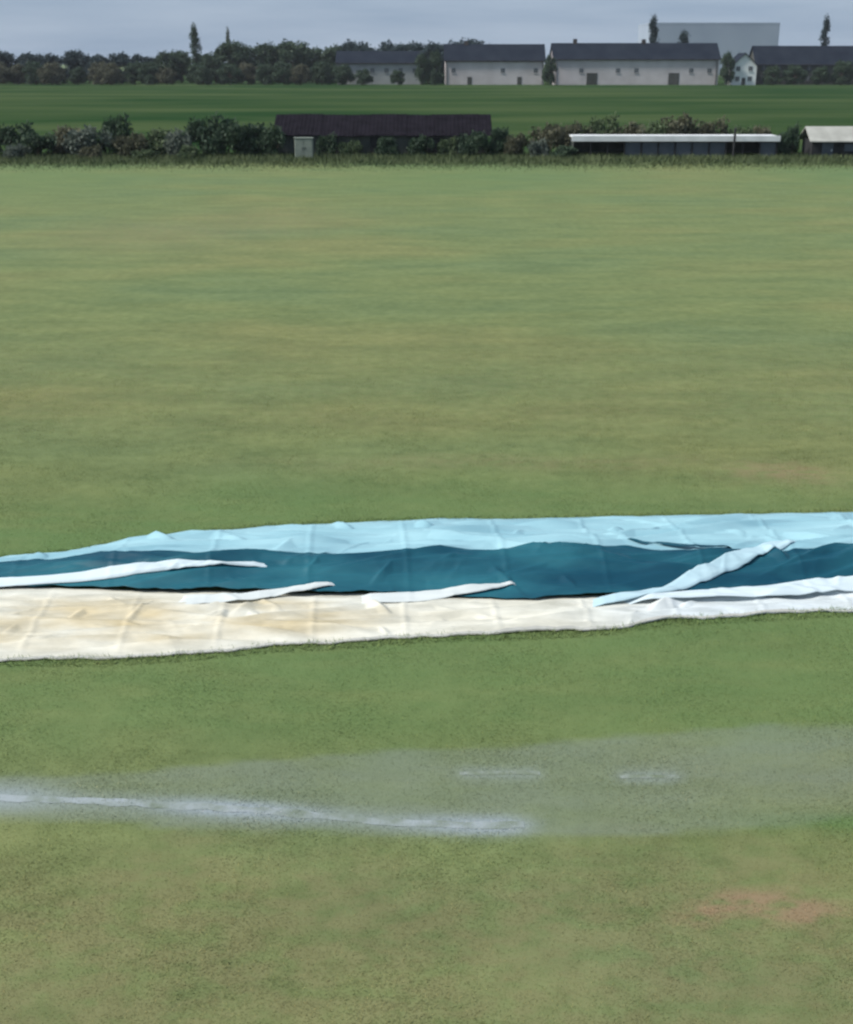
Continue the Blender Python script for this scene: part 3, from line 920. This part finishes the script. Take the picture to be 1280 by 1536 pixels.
def house(name, x0, x1, y, depth, eave, ridge, wall_m, label, cat='building', wins=0, floors=1, doors=(), chimneys=(), gable=False, roof_m=None):
    t = thing(name, ((x0 + x1) / 2, y, 0), label, cat)
    w = (x1 - x0) / 2
    d = depth / 2
    if gable:                                         # gable end faces the field
        wm = poly_mesh('wall', [(-w, -d, 0), (w, -d, 0), (w, -d, eave), (0, -d, ridge - .1), (-w, -d, eave), (-w, d, 0), (w, d, 0), (w, d, eave), (0, d, ridge - .1), (-w, d, eave)],
                       [(0, 1, 2, 3, 4), (6, 5, 9, 8, 7), (1, 6, 7, 2), (5, 0, 4, 9)])
        k = 0.5
        rr = (ridge - eave) / w
        rm = [(-w - k, -d - k, eave - k * rr), (0, -d - k, ridge), (w + k, -d - k, eave - k * rr), (-w - k, d + k, eave - k * rr), (0, d + k, ridge), (w + k, d + k, eave - k * rr)]
        rm = rm + [(a, b, c - 0.25) for a, b, c in rm]
        rf = [(0, 1, 4, 3), (1, 2, 5, 4), (6, 9, 10, 7), (7, 10, 11, 8), (0, 6, 7, 1), (1, 7, 8, 2), (0, 3, 9, 6), (2, 8, 11, 5), (3, 4, 10, 9), (4, 5, 11, 10)]
    else:
        wm = poly_mesh('wall', [(-w, -d, 0), (w, -d, 0), (w, -d, eave), (-w, -d, eave), (-w, d, 0), (w, d, 0), (w, d, eave), (-w, d, eave), (-w, 0, ridge - .1), (w, 0, ridge - .1)],
                       [(0, 1, 2, 3), (5, 4, 7, 6), (1, 5, 6, 9, 2), (4, 0, 3, 8, 7)])
        k = 0.5
        rr = (ridge - eave) / d
        rm = [(-w - k, -d - k, eave - k * rr), (w + k, -d - k, eave - k * rr), (w + k, 0, ridge), (-w - k, 0, ridge), (w + k, d + k, eave - k * rr), (-w - k, d + k, eave - k * rr)]
        rm = rm + [(a, b, c - 0.25) for a, b, c in rm]
        rf = [(0, 1, 2, 3), (3, 2, 4, 5), (7, 6, 9, 8), (8, 9, 11, 10), (0, 6, 7, 1), (5, 4, 10, 11), (0, 3, 9, 6), (3, 5, 11, 9), (1, 7, 8, 2), (2, 8, 10, 4)]
    link('wall', wm, wall_m, t)
    ro = link('roof', poly_mesh('roof', rm, rf), roof_m or M_slate, t)
    for (cx, cw, ch) in chimneys:
        box_obj('chimney', cx - cw / 2, cx + cw / 2, -0.6, 0.6, ridge - 1.0, ridge + ch, M_chim, ro)
    if not gable:
        box_obj('gutter', -w - 0.5, w + 0.5, -d - 0.74, -d - 0.56, eave - 0.42, eave - 0.28, M_chim, t)
        for s_ in (-1, 1):
            box_obj('downpipe', s_ * w * 0.97 - 0.07, s_ * w * 0.97 + 0.07, -d - 0.16, -d - 0.02, 0, eave - 0.45, M_chim, t)
    for fl in range(floors):
        for i in range(wins):
            cx = -w + (i + 0.5) * 2 * w / wins
            zb = (1.2 if floors > 1 else 3.6) + fl * (eave / floors)
            if (i * 7 + int(abs(x0))) % 5 == 0:
                continue
            if any(abs(cx - dx) < dw / 2 + 0.9 and fl == 0 for dx, dw, _ in doors):
                continue
            o = box_obj('window', cx - 0.65, cx + 0.65, -d - 0.05, -d - 0.01, zb, zb + 1.4, M_glass, t)
            box_obj('sill', cx - 0.78, cx + 0.78, -d - 0.16, -d - 0.055, zb - 0.14, zb - 0.01, wall_m, o)
            box_obj('mullion', cx - 0.04, cx + 0.04, -d - 0.09, -d - 0.053, zb, zb + 1.4, M_render_grey, o)
    for (dx, dw, dh) in doors:
        box_obj('door', dx - dw / 2, dx + dw / 2, -d - 0.07, -d - 0.012, 0, dh, M_brown if wall_m is not M_brown else M_render_grey, t)
    return t


house('barn', 40.5, 92.8, 424, 14, 8.0, 12.6, M_render_pink, 'longest pinkish grey building with a dark slate roof beyond the meadow', wins=9, floors=1, doors=((-14.0, 3.4, 3.6), (12.0, 3.4, 3.6)), chimneys=((-19.0, 1.2, 1.2), (3.0, 1.2, 1.1)))
house('terrace', 6.0, 37.6, 426, 12, 7.6, 12.3, M_render_pink, 'shorter pinkish grey building with dark slate roof beside the longest one', wins=6, floors=1, doors=((-8.0, 1.4, 2.4), (8.0, 1.4, 2.4)), chimneys=((-9.0, 1.2, 1.0),))
house('outbuilding', -28.8, -1.5, 428, 10, 6.9, 10.2, M_render_grey, 'low dull grey building half hidden by trees', wins=6, floors=1)
house('cottage', 96.2, 104.0, 418, 9, 6.0, 9.6, M_render_white, 'small white house showing its gable end to the meadow', 'house', wins=2, floors=2, gable=True, doors=((0, 1.2, 2.2),))
house('long_house', 106.0, 140.0, 428, 12, 6.4, 11.8, M_brown, 'dull brown building with dark roof beside the small white house', wins=7, floors=2)

# large flat roofed shed far behind the roofs
ware = thing('warehouse', (148, 700, 0), 'huge flat topped blue grey shed looming behind the far roofs', 'warehouse')
box_obj('wall', -33, 33, -20, 20, 0, 24.6, M_clad, ware)
for i in range(20):
    x0 = -33 + i * 3.3
    box_obj('cladding_panel', x0 + 0.02, x0 + 3.28, -20.06, -20.005, 0.2, 24.4 - 0.002 * (i % 2), M_clad, ware)
box_obj('parapet', -33.1, 33.1, -20.1, 20.1, 24.602, 25.4, M_clad, ware)

# ================================================================== far trees
T_round = [tree_meshes(s, 10.0, 11.0, 'round', 6500, 0.34) for s in (21, 22, 23)]
T_pop = tree_meshes(31, 18.0, 4.6, 'poplar', 3200, 0.26)
T_con = tree_meshes(41, 20.0, 4.8, 'poplar', 3600, 0.26)
rt = random.Random(5)
far = []
GRP = {'dark': ('dark blue green tree in the low tree line beyond the meadow', 'trees of the far low line', M_leaf_blue),
       'mid': ('grey green round tree in the tree line beyond the meadow', 'round trees of the far line', M_leaf_dark),
       'brown': ('brownish scrubby tree standing before the far tree line', 'brownish trees before the far line', M_leaf_brown)}
spec = []
for x in np.arange(-152, -92, 5.5):                   # low line with open sky above
    spec.append((x + rt.uniform(-1, 1), 440 + rt.uniform(-6, 6), rt.uniform(0.90, 1.05), 'dark'))
for x in np.arange(-90, 22, 6.5):
    hi = 0.98 if x < -68 else 1.27
    spec.append((x + rt.uniform(-1.5, 1.5), 445 + rt.uniform(-7, 7), hi * rt.uniform(0.95, 1.06), 'dark' if x > -30 else 'mid'))
for x in np.arange(-148, -26, 6.0):                   # shorter growth in front
    spec.append((x + rt.uniform(-2, 2), 418 + rt.uniform(-5, 5), rt.uniform(0.50, 0.72), 'brown' if rt.random() < 0.45 else 'mid'))
for (x, s) in ((-1.5, 0.95), (2.8, 0.98), (38.9, 0.90), (94.6, 0.98), (109, 0.55), (116, 0.62), (124, 0.55), (131, 0.7), (-20, 0.5), (-9, 0.45)):
    spec.append((x, 413, s, 'front'))
GRP['front'] = ('dark green tree standing before the far buildings', 'trees before the far buildings', M_leaf_dark)
for i, (x, y, s, k) in enumerate(spec):
    lb, gr, mt = GRP[k]
    if k == 'front':
        if x > 105: lb, gr = 'dark green bushy tree before the dull brown building', 'trees before the brown building'
        elif x > 90: lb, gr = 'narrow dark tree between the longest building and the white house', None
        elif x > 30: lb, gr = 'narrow dark tree between the two pinkish grey buildings', None
        elif x > -5: lb, gr = 'narrow dark tree between the dull grey building and a pinkish one', 'trees between grey and pinkish buildings'
        else: lb, gr = 'low dark bushy tree before the dull grey building', 'trees before the dull grey building'
    elif k == 'brown': pass
    elif s < 0.8: lb, gr = 'low grey green tree standing before the far tree line', 'low trees before the far line'
    elif x > -92 and abs(x + 75) < 12: lb, gr = 'grey green round tree growing at the foot of the tall poplars', 'trees around the poplars'
    elif -31 < x < 0: lb, gr = 'dark blue green tree rising behind the dull grey building', 'trees behind the grey building'
    elif x >= 0: lb, gr = 'dark blue green tree rising behind the shorter pinkish grey building', 'trees behind the shorter pinkish building'
    wx = s * (0.45 if (k == 'front' and s > 0.85) else 1.0)
    far.append(plant('tree', T_round[i % 3], (mt, M_bark), (x, y, 0), (wx, wx, s), rt.uniform(0, 6.28), lb, 'tree', gr, ('crown', 'trunk')))
plant('poplar_tree', T_pop, (M_leaf_dark, M_bark), (-75.8, 432, 0), 1.0, 0.4, 'tall narrow grey green poplar above the far low tree line', 'tree', None, ('crown', 'trunk'))
plant('poplar_tree', T_pop, (M_leaf_grey, M_bark), (-72.0, 480, 0), (0.55, 0.55, 1.0), 2.1, 'thin pale poplar standing behind the grey green poplar', 'tree', None, ('crown', 'trunk'))
plant('conifer_tree', T_con, (M_leaf_blue, M_bark), (74.6, 436, 0), 1.03, 1.0, 'tallest dark tree rising behind the roof of the longest building', 'tree', None, ('crown', 'trunk'))
plant('conifer_tree', T_con, (M_leaf_blue, M_bark), (85.0, 437, 0), (1.3, 1.3, 0.80), 2.0, 'shorter dark tree rising behind the roof of the longest building', 'tree', None, ('crown', 'trunk'))
plant('conifer_tree', T_con, (M_leaf_blue, M_bark), (132.4, 440, 0), (0.85, 0.85, 1.03), 3.0, 'tall dark narrow tree behind the dull brown building', 'tree', None, ('crown', 'trunk'))

# ================================================================== thin haze over the whole place
M_haze = bpy.data.materials.new('haze')
M_haze.use_nodes = True
hn = M_haze.node_tree.nodes
hn.clear()
ho = hn.new('ShaderNodeOutputMaterial')
hv = hn.new('ShaderNodeVolumePrincipled')
hv.inputs['Color'].default_value = (0.86, 0.92, 1.0, 1)
hv.inputs['Density'].default_value = 0.00009
hv.inputs['Anisotropy'].default_value = 0.0
M_haze.node_tree.links.new(hv.outputs[0], ho.inputs['Volume'])
tag(box_obj('haze', -2500, 2500, -400, 2500, -1.2, 33.0, M_haze), 'thin pale haze lying over the whole field', 'haze', kind='stuff')
